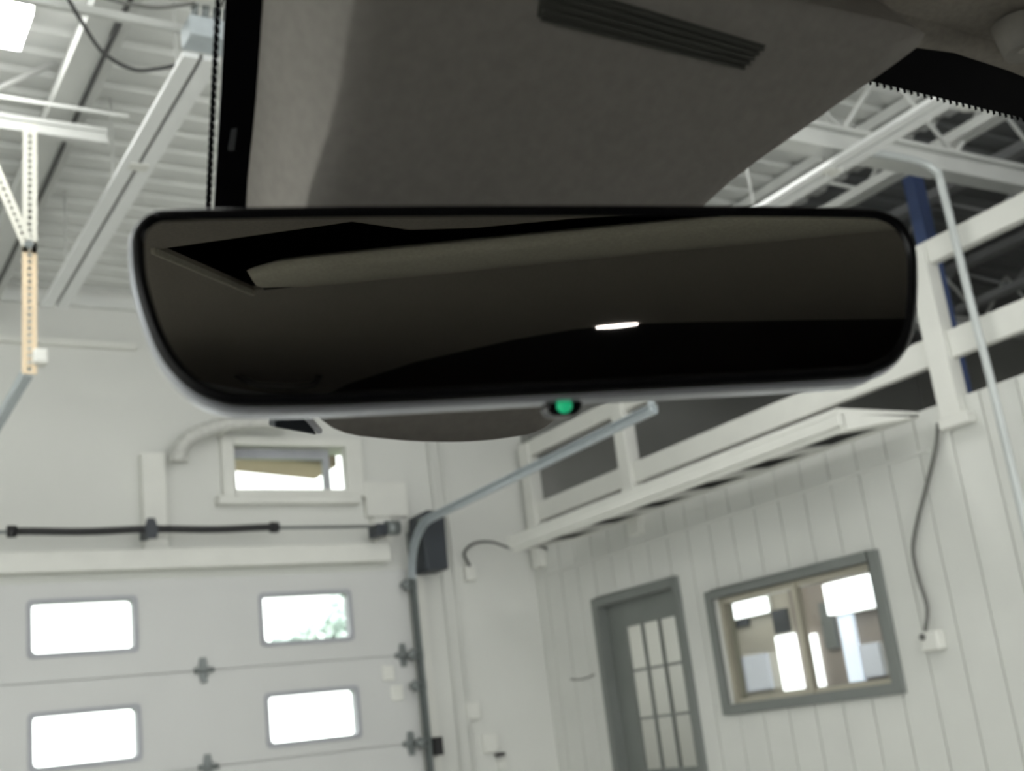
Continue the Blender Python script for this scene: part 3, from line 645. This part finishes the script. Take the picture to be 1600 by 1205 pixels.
# visors
def visor(x0, x1, y0, y1, lab):
    o = MB().prism([(x0+.02, y0, RZ-.020), (x1-.02, y0, RZ-.020), (x1, y0+.02, RZ-.020), (x1, y1, RZ-.020), (x0, y1, RZ-.020), (x0, y0+.02, RZ-.020)], (0, 0, .016)).build('sun_visor', 'visor', car, bevel=.006, seg=3)
    return o
visor(.50, .95, .13, .286, ''); visor(-.42, .05, .13, .286, '')
MB().tube([(.47, .285, RZ-.001), (.47, .285, RZ-.016)], [.012, .009], 14).tube([(.465, .283, RZ-.014), (.52, .275, RZ-.014)], .004, 8).build('visor_clip', 'visor', car)
# body: roof skin, pillars, doors, dashboard, back
rf = MB().box((XL-.03, -3.2, RZ+.085), (XR+.03, .27, RZ+.10)); rf.build('roof', 'paint', car, bevel=.01)
for sx, s in ((XL, -1), (XR, 1)):
    mb = MB().prism([(sx+s*.0, .30, RZ+.06), (sx, .24, RZ-.01), (sx+s*.20, 1.05, -.26), (sx+s*.20, 1.14, -.22)], (s*.06, 0, 0)); mb.build('front_pillar', 'paint', car, bevel=.006)
    MB().box((sx, -3.2, RZ-.01), (sx+s*.06, .30, RZ+.09)).build('roof_rail', 'paint', car, bevel=.01)
    MB().box((sx, -.75, -.3), (sx+s*.06, -.62, RZ)).build('middle_pillar', 'paint', car, bevel=.01)
    MB().box((sx, -3.2, -.3), (sx+s*.06, -.74, RZ)).build('rear_quarter', 'paint', car, bevel=.01)  # closed without a side window to dim the rear cabin
    MB().box((sx, -3.2, -1.2), (sx+s*.12, 1.1, -.30)).build('door_panel', 'paint', car, bevel=.03)
MB().prism([(XL, .62, -.52), (XL, .66, -.36), (XL, .95, -.30), (XL, 1.25, -.32), (XL, 1.25, -.6)], (XR-XL, 0, 0)).build('dashboard', 'dash', car, bevel=.02)
MB().box((XL-.15, 1.15, -1.2), (XR+.15, 2.2, -.42)).build('hood', 'paint', car, bevel=.08, seg=4)
MB().box((XL-.06, -3.26, -1.2), (XR+.06, -3.2, RZ+.09)).build('tailgate', 'dash', car, bevel=.01)
MB().box((XL, -3.2, -1.25), (XR, 1.2, -1.2)).build('cabin_floor', 'dash', car)
for xx in (XL-.02, XR+.02):
    for yy in (1.6, -2.3):
        MB().tube([(xx-.1, yy, FLOOR+.32), (xx+.1, yy, FLOOR+.32)], .32, 28).build('wheel', 'black', car, bevel=.02)

# ================================================================ rear-view mirror
C0 = V((0.2079, 0.3153, 0.1342)); T = V((.943, -.3315, -.0297)); U = V((-.0068, -.1084, .9941)); N = V((-.3328, -.9372, -.1045))
T.normalize(); N.normalize(); U = N.cross(T).normalized() if N.cross(T).z > 0 else T.cross(N).normalized()
def mp(a, b, dep=0.0): return C0 + T*a + U*b - N*dep
rm = thing('rear_view_mirror', tuple(C0), 'wide black rear view mirror with rounded corners hanging across the middle', 'mirror')
O = [(-0.1211, 0.0207), (-0.1208, 0.0244), (-0.1196, 0.0277), (-0.1174, 0.0302), (-0.1146, 0.0319), (-0.1090, 0.0329), (-0.0633, 0.034), (-0.0008, 0.0345), (0.066, 0.0345), (0.1204, 0.0339), (0.1336, 0.0323), (0.1403, 0.0275), (0.1434, 0.0193), (0.1429, 0.0089), (0.1408, -0.0026), (0.1371, -0.014), (0.1312, -0.0213), (0.1235, -0.0249), (0.1138, -0.0266), (0.0597, -0.0279), (-0.0052, -0.0292), (-0.056, -0.0302), (-0.0851, -0.0299), (-0.0956, -0.0286), (-0.1039, -0.0244), (-0.1104, -0.0177), (-0.1149, -0.0096), (-0.1185, 0.0014), (-0.1206, 0.0115)]
O2 = smooth_pts([(a, b, 0) for a, b in O], 5, True)
def inset(d):
    out = []; L = len(O2)
    for i, p in enumerate(O2):
        e = (O2[(i+2) % L] - O2[i-2]).normalized(); nrm = V((-e.y, e.x, 0))
        if nrm.dot(V((.011, .002, 0)) - p) < 0: nrm = -nrm
        out.append(p + nrm*d)
    return out
def ring(d, dep): return [mp(p.x, p.y, dep) for p in inset(d)]
mb = MB(); mb.rings([ring(.0036, 0.0006)], True, False, False, True); mb.build('mirror_glass', 'mirror', rm)
mb = MB(); mb.rings([ring(.0040, .0008), ring(.0034, -.0004), ring(.0024, -.0009), ring(.0008, -.0006), ring(.0, .0008), ring(-.0002, .004)]); mb.build('bezel', 'bezel', rm)['label'] = 'gloss black bezel'
mb = MB(); mb.rings([ring(-.0001, .0030), ring(-.0010, .0038), ring(-.0016, .008), ring(-.0016, .016), ring(-.0006, .022), ring(.003, .028), ring(.010, .032), ring(.020, .034)], True, True, False, True); mb.build('casing', 'chrome', rm)['label'] = 'satin silver casing'
sb = MB(); 
sb.prism([mp(.0078, -.0262, .010), mp(.0215, -.0262, .010), mp(.0205, -.0325, .010), (mp(.0185, -.0345, .010)), mp(.0105, -.0345, .010), mp(.0085, -.0325, .010)], -N*.010)
s1 = sb.build('sensor_pod', 'bezel', rm, bevel=.001)
mb = MB(); c = mp(.0143, -.0316, .0095)
mb.rings([[c + (T*math.cos(a) + U*math.sin(a)*.9)*r*1.0 + N*h for a in [k*math.pi/8 for k in range(16)]] for r, h in ((.0027, -.001), (.0026, .0006), (.0016, .0012), (.0002, .0014))], cap1=True)
mb.build('indicator_light', 'led', s1)['label'] = 'glowing green indicator'
arm = smooth_pts([mp(.01, .0, .020), mp(.01, .004, .05), V((.265, .42, .165)), V((.27, .45, .172))], 6); MB().tube(arm, [.011]*len(arm), 16).build('arm', 'bezel', rm)
# wiring connector showing below the left half of the mirror
cb = MB(); cb.prism([V((.1857, .4797, .1465)), V((.1870, .4860, .1405)), V((.2080, .4900, .1385)), V((.1985, .4790, .1475))], (0, .008, .003))
o = cb.build('mirror_connector', 'dark', car, bevel=.001); 
MB().bar((.1875, .4785, .1435), (.1945, .4770, .1485), .006, .002).build('connector_pin', 'copper', o)
MB().bar((.1945, .4780, .1480), (.2085, .4880, .1395), .0022, .002).build('connector_trim', 'chrome', o)

for o in bpy.data.objects:
    if '_o' in o: del o['_o']
